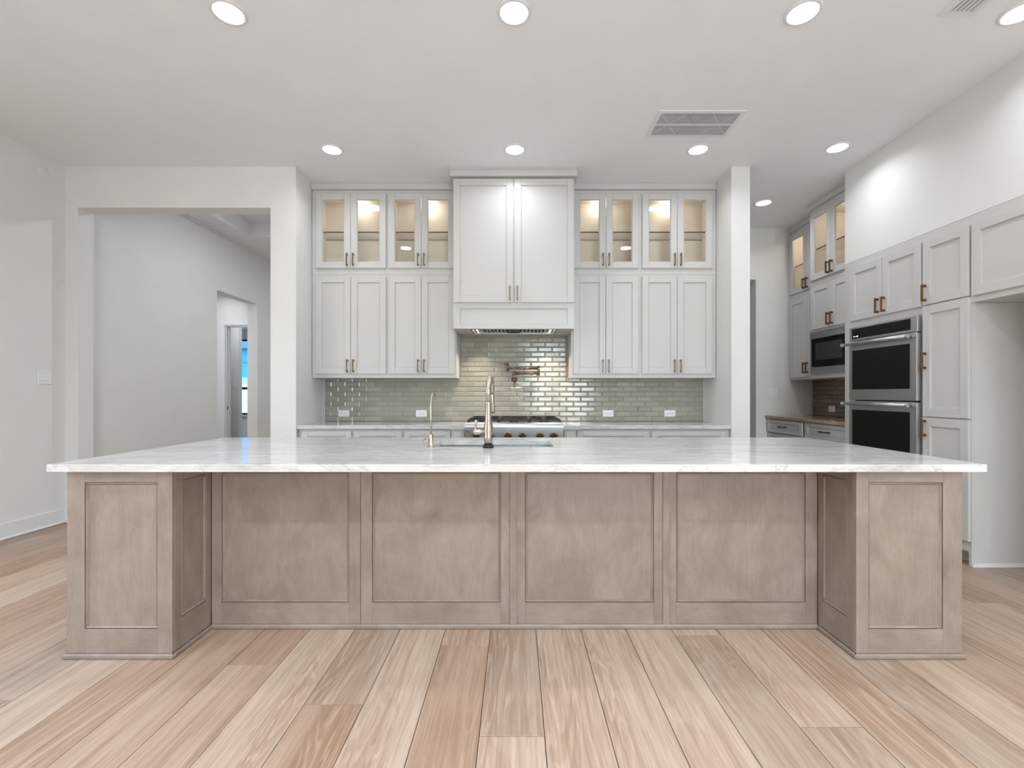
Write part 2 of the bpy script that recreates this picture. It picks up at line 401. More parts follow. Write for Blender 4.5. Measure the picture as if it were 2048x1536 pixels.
bm = boxes((-5.1695, -5.1665, 8.318, 8.346, .935, .995)); obj('strike_plate', bm, M['blackframe'], dr)
struct('wall_far_room', boxes((-9.1, -5.55, 9.3, 9.42, 0, 3.0), (-9.25, -9.1, 8.43, 13.0, 0, 3.0), (-4.3, -4.15, 9.7, 13.0, 0, 3.0), (-9.25, -6.15, 8.3, 8.43, 0, 3.0),
       (-9.25, -8.1, 13, 13.15, 0, 3.0), (-6.9, -4.15, 13, 13.15, 0, 3.0), (-8.1, -6.9, 13, 13.15, 0, .63), (-8.1, -6.9, 13, 13.15, 2.74, 3.0)), M['wall'])
struct('ceiling_far_room', boxes((-9.25, -4.15, 8.43, 13.15, 3.0, 3.1)), M['ceil'])
struct('baseboard_far', boxes((-9.1, -4.3, 12.985, 13.0, 0, .17)), M['trim'])
wf = struct('window_1', boxes((-8.1, -6.9, 13.03, 13.09, .63, .68), (-8.1, -6.9, 13.03, 13.09, 2.69, 2.74), (-8.1, -8.05, 13.03, 13.09, .63, 2.74), (-6.95, -6.9, 13.03, 13.09, .63, 2.74), (-8.1, -6.9, 13.02, 13.09, 1.335, 1.405)), M['blackframe'], label='black framed window at the end of the far room')
obj('pane', boxes((-8.06, -6.94, 13.055, 13.061, .67, 1.35)), M['tintglass'], wf); obj('pane', boxes((-8.06, -6.94, 13.055, 13.061, 1.39, 2.70)), M['tintglass'], wf)
obj('window_sill', boxes((-8.15, -6.85, 12.94, 13.03, .585, .63), bev=.004), M['trim'], wf)
# outdoors beyond the far window
struct('ground', boxes((-40, 10, 13.3, 60, -.35, -.3)), M['concrete'])
h = thing('neighbour_house', 'blue wrapped neighbouring house seen through the far window', 'house', (-11, 19, -.3))
bm = newbm(); bx(bm, -4, 4, 0, 6, 2.2, 3.35); obj('upper_wall', bm, M['bluewrap'], h)
obj('lower_wall', boxes((-4, 4, .05, 6, 0, 2.2)), M['palewall'], h)
obj('belt_board', boxes((-4, 4, -.03, 0, 2.78, 2.86)), M['roofing'], h)
t = newbm(); extrude_x(t, [(-.3, 3.35), (6.3, 3.35), (3, 4.6)], -4.3, 4.3); obj('roof', t, M['roofing'], h)
for xx in (-3, -1.1, .8): obj('garage_panel', boxes((xx, xx+1.4, .02, .05, .2, 1.9)), M['trim'], h)

# ================================================================== LIGHTS IN THE CEILING
LIGHTS = [(-1.63, 2.636, 'recessed ceiling light nearest the left wall in the front row'), (-.011, 2.636, 'recessed ceiling light at the top centre above the island'),
          (1.627, 2.636, 'recessed ceiling light in the front row beside the slatted ceiling vent'), (2.86, 2.636, 'recessed ceiling light cut off by the top right corner'),
          (-1.63, 4.118, 'recessed ceiling light in front of the left glass cabinets'), (-.01, 4.118, 'recessed ceiling light just in front of the tall hood cabinet'),
          (1.613, 4.118, 'recessed ceiling light right behind the return air grille'), (2.825, 4.085, 'recessed ceiling light beside the wall over the ovens'),
          (2.803, 5.266, 'small recessed ceiling light over the pantry passage')]
LAMP_W = 3.9
def downlight(x, y, z, label, power, spread, group='recessed ceiling lights'):
    r = thing('recessed_light', label, 'ceiling light', (x, y, z), 0, group)
    bm = newbm(); lathe(bm, [(.078, -.001), (.080, -.010), (.090, -.008), (.098, -.003), (.099, 0)], seg=40); obj('trim_ring', bm, M['trim'], r)
    bm = newbm(); lathe(bm, [(.077, -.006), (.060, -.011), (.035, -.0135), (0, -.0145)], seg=36); obj('lens', bm, M['lens'], r)
    l = area('recessed_lamp', (x, y, z-.02), (0, 0, 0), .15, .15, power, (.90, .97, 1.065), 'DISK', spread)
for x, y, lb in LIGHTS: downlight(x, y, CEIL, lb, LAMP_W, 150)
for y, rn in ((1.15, 'first'), (-.35, 'second'), (-1.85, 'third'), (-3.35, 'last')):  # unseen ceiling lamps added here for ambient fill
    for x, cn in ((-3.2, 'nearest the left wall'), (-1.63, 'left of centre'), (0, 'at the centre'), (1.63, 'nearest the right wall')):
        downlight(x, y, CEIL, 'unseen fill light added over the living area, %s row, %s' % (rn, cn), (9 if y > 1 else 16)*{-3.2: .9, -1.63: .75, 0: 1.0, 1.63: 1.35}[x], 140, 'added fill lights of the living area')
HC = 3.555
for x, y, z, p, lb in ((-2.6, 6.0, HC+.22, 20, 'unseen fill light added inside the raised hall ceiling'), (-2.2, 8.2, HC, 14, 'unseen fill light added at the far end of the hall'),
                    (-5.1, 7.90, 3.0, 1.5, 'recessed light over the white door casing'), (-5.65, 6.7, 3.0, 17, 'unseen fill light added over the middle of the vestibule'), (-5.2, 8.85, 3.0, 7, 'unseen fill light added just past the white door casing'), (-6.6, 11.2, 3.0, 24, 'unseen fill light added in the room with the far window')):  # unseen fill lamps added for brightness, except the one over the door casing
    downlight(x, y, z, lb, p, 170, 'recessed lights of the far rooms')

# return air grille
gx0, gx1, gy0, gy1 = 1.088, 1.763, 3.548, 3.917
g = thing('return_air_grille', 'white two-section return air grille with crossed filter wires on the ceiling', 'vent', ((gx0+gx1)/2, (gy0+gy1)/2, CEIL))
w2, d2 = (gx1-gx0)/2, (gy1-gy0)/2; fw = .032
obj('frame', boxes((-w2, w2, -d2, -d2+fw, -.008, 0), (-w2, w2, d2-fw, d2, -.008, 0), (-w2, -w2+fw, -d2+fw, d2-fw, -.008, 0), (w2-fw, w2, -d2+fw, d2-fw, -.008, 0)), M['trim'], g)
obj('cross_bar', boxes((-w2+fw, w2-fw, -.008, .008, -.008, 0)), M['trim'], g)
obj('filter', boxes((-w2+fw, w2-fw, -d2+fw, d2-fw, -.0015, -.0005)), M['filterdark'], g)
n = 22
for k in range(n):
    yy = -d2+fw+(k+.5)*(2*d2-2*fw)/n
    if abs(yy) < .01: continue
    obj('louver', boxes((-w2+fw, w2-fw, yy-.0011, yy+.0011, -.007, -.003)), M['trim'], g)
for cx in (-.20, 0, .20):
    for s in (-1, 1):
        bm = newbm(); tube(bm, [(cx-.10*s, -d2+fw+.01, -.0028), (cx+.10*s, d2-fw-.01, -.0028)], .0022, 6); obj('filter_wire', bm, M['duct'] if cx == 0 else M['trim'], g)
# supply vent
v = thing('ceiling_register', 'white slatted supply air vent at the top edge of the ceiling', 'vent', (2.508, 2.47, CEIL))
obj('frame', boxes((-.105, .105, -.185, -.157, -.008, 0), (-.105, .105, .157, .185, -.008, 0), (-.105, -.077, -.157, .157, -.008, 0), (.077, .105, -.157, .157, -.008, 0)), M['trim'], v)
obj('duct_opening', boxes((-.077, .077, -.157, .157, -.001, 0)), M['duct'], v)
for k in range(6):
    xx = -.066+k*.0264; bm = newbm(); bx(bm, -.0075, .0075, -.157, .157, -.001, .001); bm.transform(Matrix.Translation((xx, 0, -.0065)) @ Matrix.Rotation(math.radians(40), 4, 'Y')); obj('slat', bm, M['trim'], v)

# ================================================================== CABINET PARTS
STILE = .064
def pull(parent, x, z, L, mat, vertical=True, y=-.02):
    bm = newbm(); h = L/2
    if vertical:
        bx(bm, -.005, .005, -.040, -.024, -h, h, bev=.002)
        for s in (-1, 1):
            bx(bm, -.0062, .0062, -.030, 0, s*(h-.011)-.0095, s*(h-.011)+.0095, bev=.002)
    else:
        bx(bm, -h, h, -.036, -.026, -.0055, .0055, bev=.0018)
        for s in (-1, 1): bx(bm, s*(h-.012)-.0075, s*(h-.012)+.0075, -.028, 0, -.0065, .0065, bev=.0018)
    return obj('handle', bm, mat, parent, (x, y, z))
def door(root, xa, xb, za, zb, y=0, name='door', glass=False, stile=STILE, rail=None):
    """shaker door in root space, back on plane y, front 20 mm nearer"""
    w, h = xb-xa, zb-za; rail = rail or stile; T = .020
    bm = newbm(); a, b = w/2, h/2
    bx(bm, -a, -a+stile, -T, 0, -b, b, bev=.0022); bx(bm, a-stile, a, -T, 0, -b, b, bev=.0022)
    bx(bm, -a+stile, a-stile, -T, 0, b-rail, b, bev=.0022); bx(bm, -a+stile, a-stile, -T, 0, -b, -b+rail, bev=.0022)
    d = obj(name, bm, M['cab'], root, ((xa+xb)/2, y, (za+zb)/2))
    # inner bead
    bm = newbm(); e = .006
    for (x0, x1, z0, z1) in ((-a+stile, -a+stile+e, -b+rail, b-rail), (a-stile-e, a-stile, -b+rail, b-rail), (-a+stile, a-stile, b-rail-e, b-rail), (-a+stile, a-stile, -b+rail, -b+rail+e)):
        bx(bm, x0, x1, -T+.004, -.004, z0, z1, bev=.0025)
    obj('bead', bm, M['cab'], d)
    if glass: obj('pane', boxes((-a+stile-.005, a-stile+.005, -.010, -.006, -b+rail-.005, b-rail+.005)), M['glass'], d)
    else: obj('panel', boxes((-a+stile-.005, a-stile+.005, -.010, -.003, -b+rail-.005, b-rail+.005)), M['cab'], d)
    return d
def face_frame(root, x0, x1, z0, z1, openings, y=0, t=.02):
    """openings = list of (xa, xb, za, zb), the frame fills the rest of the front"""
    bm = newbm()
    xs = sorted(set([x0, x1]+[v for o in openings for v in o[:2]])); zs = sorted(set([z0, z1]+[v for o in openings for v in o[2:]]))
    for i in range(len(xs)-1):
        col = []
        for j in range(len(zs)-1):
            cx, cz = (xs[i]+xs[i+1])/2, (zs[j]+zs[j+1])/2
            solid = not any(o[0] < cx < o[1] and o[2] < cz < o[3] for o in openings)
            if solid and col and abs(col[-1][1]-zs[j]) < 1e-6: col[-1][1] = zs[j+1]
            elif solid: col.append([zs[j], zs[j+1]])
        for a, b in col: bx(bm, xs[i], xs[i+1], y, y+t, a, b)
    return obj('face_frame', bm, M['cab'], root)
def shell(x0, x1, y0, y1, z0, z1, t=.018, front=False):
    b = [(x0, x0+t, y0, y1, z0, z1), (x1-t, x1, y0, y1, z0, z1), (x0+t, x1-t, y0, y1, z0, z0+t), (x0+t, x1-t, y0, y1, z1-t, z1), (x0+t, x1-t, y1-.008, y1, z0+t, z1-t)]
    return boxes(*b)
def shelf(root, x0, x1, y0, y1, z):
    bm = newbm(); bx(bm, x0, x1, y0+.004, y1, z, z+.010); bx(bm, x0, x1, y0, y0+.004, z-.001, z+.011, mi=1); bx(bm, x0, x1, y1, y1+.002, z+.002, z+.008, mi=1)
    return obj('glass_shelf', bm, [M['shelfglass'], M['shelfedge']], root)
def solid_unit(name, label, loc, rz, W, D, H, doors, cat='cabinet', group=None, pullmat='pull', open_front=True):
    """wall or tall cabinet; doors = (xa, xb, za, zb, pull_x_from_left, pull_z) in unit space"""
    r = thing(name, label, cat, loc, rz, group)
    obj('carcass', shell(0, W, .02, D, 0, H), M['cab'], r)
    face_frame(r, 0, W, 0, H, [(d[0]+.012, d[1]-.012, d[2]+.012, d[3]-.012) for d in doors])
    for d in doors:
        dd = door(r, *d[:4])
        if d[4] is not None: pull(dd, d[4]-(d[0]+d[1])/2, d[5]-(d[2]+d[3])/2, .132, M[pullmat])
    return r
def glass_unit(name, label, loc, rz, W, D, H, doors, group, pullmat='pull', shelf_z=None, puck=True, mid=True):
    r = thing(name, label, 'glass cabinet', loc, rz, group)
    obj('carcass', shell(.0, W, .02, D, 0, H), M['inside'], r)
    face_frame(r, 0, W, 0, H, [(d[0]+.012, d[1]-.012, d[2]+.012, d[3]-.012) for d in doors] if mid else [(doors[0][0]+.012, doors[-1][1]-.012, doors[0][2]+.012, doors[0][3]-.012)])
    for d in doors:
        dd = door(r, *d[:4], glass=True)
        pull(dd, d[4]-(d[0]+d[1])/2, d[5]-(d[2]+d[3])/2, .128, M[pullmat])
    if shelf_z: shelf(r, .02, W-.02, .05, D-.012, shelf_z)
    if puck:
        bm = newbm(); lathe(bm, [(.030, 0), (.030, -.008), (.026, -.010), (0, -.0105)], seg=20); obj('puck_light', bm, M['puck'], r, (W/2, D*.55, H-.018))
    return r
def puck_lamp(x, y, z, p):
    l = bpy.data.lights.new('puck_lamp', 'POINT'); l.energy = p; l.color = (1, .90, .78); l.shadow_soft_size = .04
    o = bpy.data.objects.new('puck_lamp', l); C.objects.link(o); o.location = (x, y, z)

# ================================================================== RANGE WALL: UPPER CABINETS
FY = 4.769; D = YB-FY-.004
ZL0, ZL1, ZU1 = 1.385, 2.446, 3.307
UN = [('A', -2.087, -1.3155, (-2.045, -1.689, -1.329)), ('B', -1.3155, -.610, (-1.302, -.967, -.625)), ('C', .566, 1.271, (.587, .918, 1.252)), ('D', 1.271, 2.046, (1.290, 1.647, 2.006))]
WORDS = {'A': 'at the far left end of the range wall', 'B': 'immediately left of the range hood', 'C': 'immediately right of the range hood', 'D': 'at the right end of the range wall beside the column'}
for k, x0, x1, (a, s, b) in UN:
    W_ = x1-x0; g = .0018
    H_ = ZL1-ZL0; za, zb = 1.426-ZL0, 2.423-ZL0
    solid_unit('wall_cabinet', 'white two-door shaker wall cabinet '+WORDS[k], (x0, FY, ZL0), 0, W_, D, H_,
        [(a-x0, s-g-x0, za, zb, s-.031-x0, 1.506-ZL0), (s+g-x0, b-x0, za, zb, s+.031-x0, 1.506-ZL0)], group='lower wall cabinets by the range')
    H2 = ZU1-ZL1; za, zb = 2.504-ZL1, 3.268-ZL1
    glass_unit('glass_cabinet', 'lit glass-door top cabinet '+WORDS[k], (x0, FY-.004, ZL1), 0, W_, D, H2,
        [(a-x0, s-g-x0, za, zb, s-.031-x0, 2.588-ZL1), (s+g-x0, b-x0, za, zb, s+.031-x0, 2.588-ZL1)], 'glass top cabinets by the range', shelf_z=2.890-ZL1, mid=False)
    puck_lamp((x0+x1)/2+(.03 if k in 'AB' else -.03), FY+.22, ZU1-.05, .85)
# crown boards
def crown(name, x0, x1, yf, yb):
    bm = newbm(); bx(bm, x0, x1, yf, yb, 3.309, 3.372, bev=.002); bx(bm, x0, x1, yf-.006, yb, 3.372, CEIL, bev=.002); return bm
struct('trim_2', crown('', -2.092, -.612, 4.742, 5.07), M['cab'], label='white crown board over the left glass cabinets')
struct('trim_3', crown('', .568, 2.049, 4.742, 5.07), M['cab'], label='white crown board over the right glass cabinets')
# ---- hood cabinet
HY = 4.50; hx0, hx1 = -.6085, .5645; HZ0, HZ1 = 1.852, 3.307
hd = thing('hood_cabinet', 'tall white two-door hood cabinet projecting over the range', 'cabinet', (hx0, HY, HZ0))
HW_, HH = hx1-hx0, HZ1-HZ0; HD = YB-HY-.004
obj('carcass', boxes((0, .018, .02, HD, 0, HH), (HW_-.018, HW_, .02, HD, 0, HH), (.018, HW_-.018, .02, HD, HH-.018, HH), (.018, HW_-.018, HD-.01, HD, .06, HH-.018), (.018, HW_-.018, .02, HD, .235, .25)), M['cab'], hd)
face_frame(hd, 0, HW_, 0, HH, [(.02, HW_/2-.02, .27, HH-.04), (HW_/2+.02, HW_-.02, .27, HH-.04), (.066, HW_-.066, .044, .196)])
obj('valance_panel', boxes((.06, HW_-.06, .008, .018, .038, .202)), M['cab'], hd)
bm = newbm(); e = .007
for q in ((.066, .066+e, .044, .196), (HW_-.066-e, HW_-.066, .044, .196), (.066, HW_-.066, .044, .044+e), (.066, HW_-.066, .196-e, .196)): bx(bm, q[0], q[1], .002, .012, q[2], q[3], bev=.003)
obj('valance_bead', bm, M['cab'], hd)
sp = -.022-hx0
for s, xa, xb in ((-1, .003, sp-.006), (1, sp+.006, HW_-.005)):
    d = door(hd, xa, xb, 2.102-HZ0, 3.296-HZ0); pull(d, sp+s*.036-(xa+xb)/2, (2.19-2.699), .137, M['pull'])
# underside around the insert
obj('soffit', boxes((.018, .165, .02, HD, .004, .016), (HW_-.165, HW_-.018, .02, HD, .004, .016), (.165, HW_-.165, .02, .06, .004, .016), (.165, HW_-.165, HD-.14, HD-.0, .004, .016)), M['cab'], hd)
struct('trim_4', crown('', hx0-.024, hx1+.022, 4.45, 5.07), M['cab'], label='white crown board over the hood cabinet')
hl = thing('hood_insert', 'stainless range hood insert with baffle filters under the hood cabinet', 'range hood', (-.022, 4.79, 1.850))
iw, i0, i1 = .43, -.235, .145
obj('rim', boxes((-iw, iw, i0, i0+.02, .002, .03), (-iw, iw, i1-.02, i1, .002, .03), (-iw, -iw+.02, i0, i1, .002, .03), (iw-.02, iw, i0, i1, .002, .03), bev=.003), M['steel'], hl)
obj('plenum', boxes((-iw+.02, iw-.02, i0+.02, i1-.02, .04, .05)), M['duct'], hl)
for c in (-.24, .24):
    f = obj('filter', boxes((c-.155, c+.155, i0+.03, i0+.04, .008, .03), (c-.155, c+.155, i1-.04, i1-.03, .008, .03)), M['steel'], hl)
    for q in range(9):
        xx = c-.15+q*.0375; obj('baffle', boxes((xx-.009, xx+.009, i0+.04, i1-.04, .010, .016), bev=.003), M['steel'], f)
ct = obj('center_panel', boxes((-.06, .06, i0+.02, i1-.02, .010, .03)), M['black'], hl)
for c in (-.03, 0, .03):
    bm = newbm(); lathe(bm, [(.008, 0), (.008, -.006), (0, -.007)], seg=14); obj('button', bm, M['steel'], ct, (c, -.1, .010))
for c in (-.39, .39):
    bm = newbm(); lathe(bm, [(.018, 0), (.018, -.004), (0, -.005)], seg=18); obj('hood_light', bm, M['puck'], hl, (c*.96, .05, .034))
    area('hood_lamp', (-.022+c*.96, 4.84, 1.875), (0,0,0), .05, .05, 5, (1, .84, .70), 'DISK', 90)

# ================================================================== BACKSPLASH
TW, TH = .1555, .0541
ZC = .92; TY = 5.076
bs = thing('tile_backsplash', 'grey green glossy subway tile backsplash behind the range', 'backsplash', (0, TY+.007, ZC))
bx0, bx1 = -2.088, 2.046
obj('grout', boxes((bx0, bx1, -.003, 0, 0, .468), (-.606, .562, -.003, 0, .468, .935)), M['grout'], bs)
tmesh = {}
def tile_me(w, h, mat, key):
    k = (round(w, 3), round(h, 3), key)
    if k in tmesh: return tmesh[k]
    bm = newbm(); a, b = w/2, h/2; c = min(.0095, a*.45, b*.45); r = []
    rings = [(a, b, 0), (a, b, -.0035), (a-c, b-c, -.0035-.0034*c/.0095)]
    for (ex, ez, y) in rings:
        r.append([bm.verts.new((sx*ex, y, sz*ez)) for sx, sz in ((-1,-1),(1,-1),(1,1),(-1,1))])
    for i, (A, B) in enumerate(zip(r, r[1:])):
        for q in range(4): bm.faces.new([A[q], A[(q+1) % 4], B[(q+1) % 4], B[q]]).smooth = False
    bm.faces.new(r[-1]).smooth = False
    bmesh.ops.recalc_face_normals(bm, faces=bm.faces[:])
    me = bpy.data.meshes.new('tile'); bm.to_mesh(me); bm.free(); me.materials.append(mat); tmesh[k] = me
    return me
rt = random.Random(11); nt = 0; spare = newbm()
G = .0028
jobs = []
for row in range(18):
    z0 = row*TH+.001; z1 = min(z0+TH-G, .932)
    if z1-z0 < .01: continue
    L, R = (bx0, bx1) if row < 9 else (-.606, .562)
    off = -1.935+(TW/2 if row % 2 else 0)-TW*3
    while off < R:
        a, b = max(off, L), min(off+TW-G, R)
        if b-a > .012: jobs.append((a, b, z0, z1, row))
        off += TW
# rows cut by the cabinet bottoms come last, so any surplus is the least visible
jobs.sort(key=lambda j: ((j[1]-j[0]) < .05, j[4] == 8 and not (-.6 < j[0] < .5)))
for a, b, z0, z1, row in jobs:
    if nt < 298:
        o = link('tile', tile_me(b-a, z1-z0, M['tile'], 't'), bs, ((a+b)/2, -.003, (z0+z1)/2))
        o.rotation_euler = (rt.uniform(-.010, .010), 0, rt.uniform(-.010, .010)); nt += 1
    else:
        me = tile_me(b-a, z1-z0, M['tile'], 't'); t = bmesh.new(); t.from_mesh(me); merge(spare, t, 0, Matrix.Translation(((a+b)/2, -.003, (z0+z1)/2)))
if len(spare.verts): o = obj('cut_tiles', spare, M['tile'], bs); o['kind'] = 'stuff'
struct('trim_5', boxes((-2.094, -2.088, TY-.004, TY+.007, ZC, 1.385), (2.046, 2.051, TY-.004, TY+.007, ZC, 1.385)), M['trim'], label='thin pale edge strips at both ends of the tile backsplash')
def outlet(name, label, loc, rz, wide=.12, tall=.073, kind='outlet', group=None):
    """duplex outlet lying sideways, or rocker switches; plate in local xz facing -y"""
    r = thing(name, label, 'outlet' if kind == 'outlet' else 'light switch', loc, rz, group)
    bm = newbm(); bx(bm, -wide/2, wide/2, -.006, 0, -tall/2, tall/2, bev=.002); obj('plate', bm, M['plate'], r)
    if kind == 'outlet':
        for s in (-1, 1):
            sc = obj('socket', boxes((s*.02-.016, s*.02+.016, -.0085, -.006, -.015, .015), bev=.0015), M['plate'], r)
            obj('slots', boxes((s*.02-.006, s*.02+.004, -.009, -.0084, .004, .0065), (s*.02-.006, s*.02+.004, -.009, -.0084, -.0065, -.004), (s*.02+.008, s*.02+.012, -.009, -.0084, -.002, .002)), M['slot'], sc)
    else:
        n = kind; 
        for q in range(n):
            cx = (q-(n-1)/2)*.046
            bm = newbm(); bx(bm, cx-.0165, cx+.0165, -.0095, -.006, -.033, .033, bev=.0015); rk = obj('rocker', bm, M['plate'], r)
            obj('seam', boxes((cx-.017, cx+.017, -.0063, -.006, -.0345, -.033), (cx-.017, cx+.017, -.0063, -.006, .033, .0345)), M['filter'], rk)
    return r
for xx, lb in ((-1.878, 'white outlet on the tile at the left end of the counter'), (-1.032, 'white outlet on the tile behind the slim filter faucet'), (1.004, 'white outlet on the tile just right of the range'), (1.678, 'white outlet on the tile nearest the right column')):
    outlet('wall_outlet', lb, (xx, TY-.001, 1.007), 0, group='outlets on the tile backsplash')
outlet('light_switch', 'white two-gang light switch on the left wall', (XL, 4.235, 1.373), PI/2, .12, .123, kind=2)
outlet('light_switch', 'white two-gang light switch on the pantry end wall', (3.361, PY, 1.225), 0, .12, .12, kind=2)
outlet('light_switch', 'small single light switch on the grey wall past the white door casing', (-5.62, 9.3, 1.385), 0, .07, .115, kind=1)

# ================================================================== BASE CABINETS AND COUNTER ON THE RANGE WALL
BY = 4.47
def base_unit(name, label, x0, x1, drawer, y=BY, z1=.884, doors=True, group='base cabinets on the range wall'):
    r = thing(name, label, 'base cabinet', (x0, y, 0), 0, group); W_ = x1-x0; D_ = YB-y-.02
    obj('carcass', boxes((0, .018, .02, D_, .1, z1), (W_-.018, W_, .02, D_, .1, z1), (.018, W_-.018, .02, D_, .1, .118), (.018, W_-.018, .02, D_, z1-.018, z1), (0, W_, .07, .085, 0, .1)), M['cab'], r)
    a, b = drawer[0]-x0, drawer[1]-x0
    face_frame(r, 0, W_, .1, z1, [(a+.012, b-.012, .70, .855), (a+.012, b-.012, .13, .675)])
    d = door(r, a, b, .69, .862, name='drawer_front', stile=.055, rail=.045); pull(d, 0, -.035, .132, M['pull'], False)
    m = (a+b)/2
    for xa, xb, hx in ((a, m-.002, m-.03), (m+.002, b, m+.03)):
        dd = door(r, xa, xb, .115, .68); pull(dd, hx-(xa+xb)/2, .20, .132, M['pull'])
    return r
base_unit('base_cabinet', 'white drawer base cabinet at the left end of the range wall', -2.088, -1.562, (-2.05, -1.578))
base_unit('base_cabinet', 'white drawer base cabinet second from the left of the range wall', -1.562, -1.083, (-1.565+.012, -1.096))
base_unit('base_cabinet', 'white drawer base cabinet left of the range', -1.083, -.615, (-1.070, -.628))
base_unit('base_cabinet', 'white drawer base cabinet right of the range', .57, 1.284, (.582, 1.274))
base_unit('base_cabinet', 'white drawer base cabinet at the right end of the range wall', 1.284, 2.046, (1.299, 2.012))
rc = thing('range_base_cabinet', 'white bumped-out base cabinet carrying the rangetop', 'base cabinet', (-.612, 4.42, 0))
obj('carcass', boxes((0, 1.179, .03, .62, .1, .745), (0, .118, .0, .62, .1, .884), (1.071, 1.179, .0, .62, .1, .884), (0, 1.179, .06, .075, 0, .1)), M['cab'], rc)
for x0 in (.02, 1.085): obj('pilaster_panel', boxes((x0, x0+.075, -.012, 0, .14, .86), bev=.004), M['cab'], rc)
for x0, x1 in ((.13, .588), (.592, 1.05)): door(rc, x0, x1, .13, .735, y=.03)
def slab(name, label, boxlist, mat, cat='countertop'):
    bm = newbm()
    for b in boxlist: bx(bm, *b)
    o = obj(name, bm, mat); tag(o, label, cat); md = o.modifiers.new('edge', 'BEVEL'); md.width = .003; md.segments = 2; md.limit_method = 'ANGLE'; return o
def poly_slab(name, label, outline, z0, z1, mat, holes=()):
    """flat slab from an xy outline with holes"""
    bm = newbm(); loops = []
    for pts in (outline,)+tuple(holes):
        loops.append([bm.verts.new((x, y, z1)) for x, y in pts])
    ed = []
    for L in loops:
        for q in range(len(L)): ed.append(bm.edges.new((L[q], L[(q+1) % len(L)])))
    r = bmesh.ops.triangle_fill(bm, use_beauty=True, use_dissolve=False, edges=ed)
    top = [f for f in bm.faces]
    ex = bmesh.ops.extrude_face_region(bm, geom=top)
    for v in [e for e in ex['geom'] if isinstance(e, bmesh.types.BMVert)]: v.co.z = z0
    o = obj(name, bm, mat); tag(o, label, 'countertop')
    md = o.modifiers.new('edge', 'BEVEL'); md.width = .0025; md.segments = 2; md.limit_method = 'ANGLE'
    return o
poly_slab('countertop', 'pale quartzite counter running left of the range', [(-2.093, 4.435), (-.645, 4.435), (-.645, 4.392), (-.476, 4.392), (-.476, 5.068), (-2.093, 5.068)], .885, ZC, M['marble'])
poly_slab('countertop', 'pale quartzite counter running right of the range', [(.441, 4.392), (.602, 4.392), (.602, 4.435), (2.050, 4.435), (2.050, 5.068), (.441, 5.068)], .885, ZC, M['marble'])

# ================================================================== RANGETOP
rg = thing('gas_rangetop', 'stainless six-knob gas rangetop with black grates', 'rangetop', (-.0175, 4.27, .75))
w = .455
bm = newbm(); extrude_x(bm, [(.13, .205), (.045, .205), (.020, .196), (.007, .180), (.002, .165), (.004, .163), (.004, .160), (.012, .03), (.02, .02), (.13, .02)], -w, w)
obj('front_panel', bm, M['steel'], rg)
obj('burner_box', boxes((-w, w, .13, .74, .135, .198), bev=.003), M['steel'], rg)
obj('back_trim', boxes((-w, w, .735, .775, .135, .215), bev=.004), M['steel'], rg)
for kx in (-.349, -.221, -.056, .075, .238, .364):
    bm = newbm(); lathe(bm, [(.039, 0), (.039, .006), (.034, .010), (.031, .010)], axis='Y', seg=28); bz = obj('knob_bezel', bm, M['bronze'], rg, (kx, .0075, .085))
    bm = newbm(); lathe(bm, [(.027, .008), (.027, .030), (.024, .036), (0, .037)], axis='Y', seg=24); bx(bm, -.004, .004, -.040, -.030, -.022, .022, bev=.001); obj('knob', bm, M['black'], bz)
for gi, gc in enumerate((-.29, 0, .29)):
    bm = newbm(); a = .140; f0, f1 = .10, .70
    for q in (-a, a): bx(bm, gc+q-.008, gc+q+.008, f0, f1, .214, .234, bev=.003)
    for q in (f0, (f0+f1)/2, f1): bx(bm, gc-a, gc+a, q-.008, q+.008, .214, .234, bev=.003)
    for by in (.25, .55):
        for ang in range(4):
            t = bmesh.new(); bx(t, .035, .125, -.006, .006, .218, .238, bev=.002); merge(bm, t, 0, Matrix.Translation((gc, by, 0)) @ Matrix.Rotation(PI/4+ang*PI/2, 4, 'Z'))
    for q in (-a, a):
        for y in (f0, f1): bx(bm, gc+q-.010, gc+q+.010, y-.010, y+.010, .197, .22)
    gr = obj('grate', bm, M['black'], rg)
    for by in (.25, .55):
        bm = newbm(); lathe(bm, [(.045, .197), (.045, .206), (.034, .208), (.034, .216), (.028, .218), (0, .218)], seg=24); obj('burner', bm, M['black'], rg, (gc, by, 0))
# small badge of slanted strokes at the left of the front panel
bm = newbm()
for q in range(2):
    t = bmesh.new(); bx(t, -.0035, .0035, -.001, .001, -.012, .012); merge(bm, t, 0, Matrix.Translation((-w+.020+q*.018, .0035, .128-q*.004)) @ Matrix.Rotation(math.radians(-18), 4, 'Y'))
obj('badge', bm, M['slot'], rg)

# ================================================================== POT FILLER
pf = thing('pot_filler', 'bronze folding pot filler faucet on the tile above the range', 'faucet', (-.018, TY-.004, 1.378))
bm = newbm(); lathe(bm, [(.032, 0), (.032, .006), (.022, .014), (.016, .018), (.016, .055)], axis='Y', seg=28); obj('wall_flange', bm, M['bronze'], pf)
bm = newbm(); tube(bm, [(0, -.07, -.028), (0, -.07, .085)], .013, 16); lathe(bm, [(.019, -.02), (.019, .02)], (0, -.07, 0), seg=20); lathe(bm, [(.016, .05), (.018, .06), (.016, .072), (.012, .078)], (0, -.07, 0), seg=20); obj('valve_body', bm, M['bronze'], pf)
bm = newbm(); tube(bm, [(0, -.07, -.025), (0, -.082, -.045), (0, -.086, -.070)], [.007, .006, .008], 10); obj('valve_lever', bm, M['bronze'], pf)
bm = newbm(); tube(bm, [(0, -.07, .064), (.262, -.085, .064)], .0105, 14); obj('arm', bm, M['bronze'], pf)
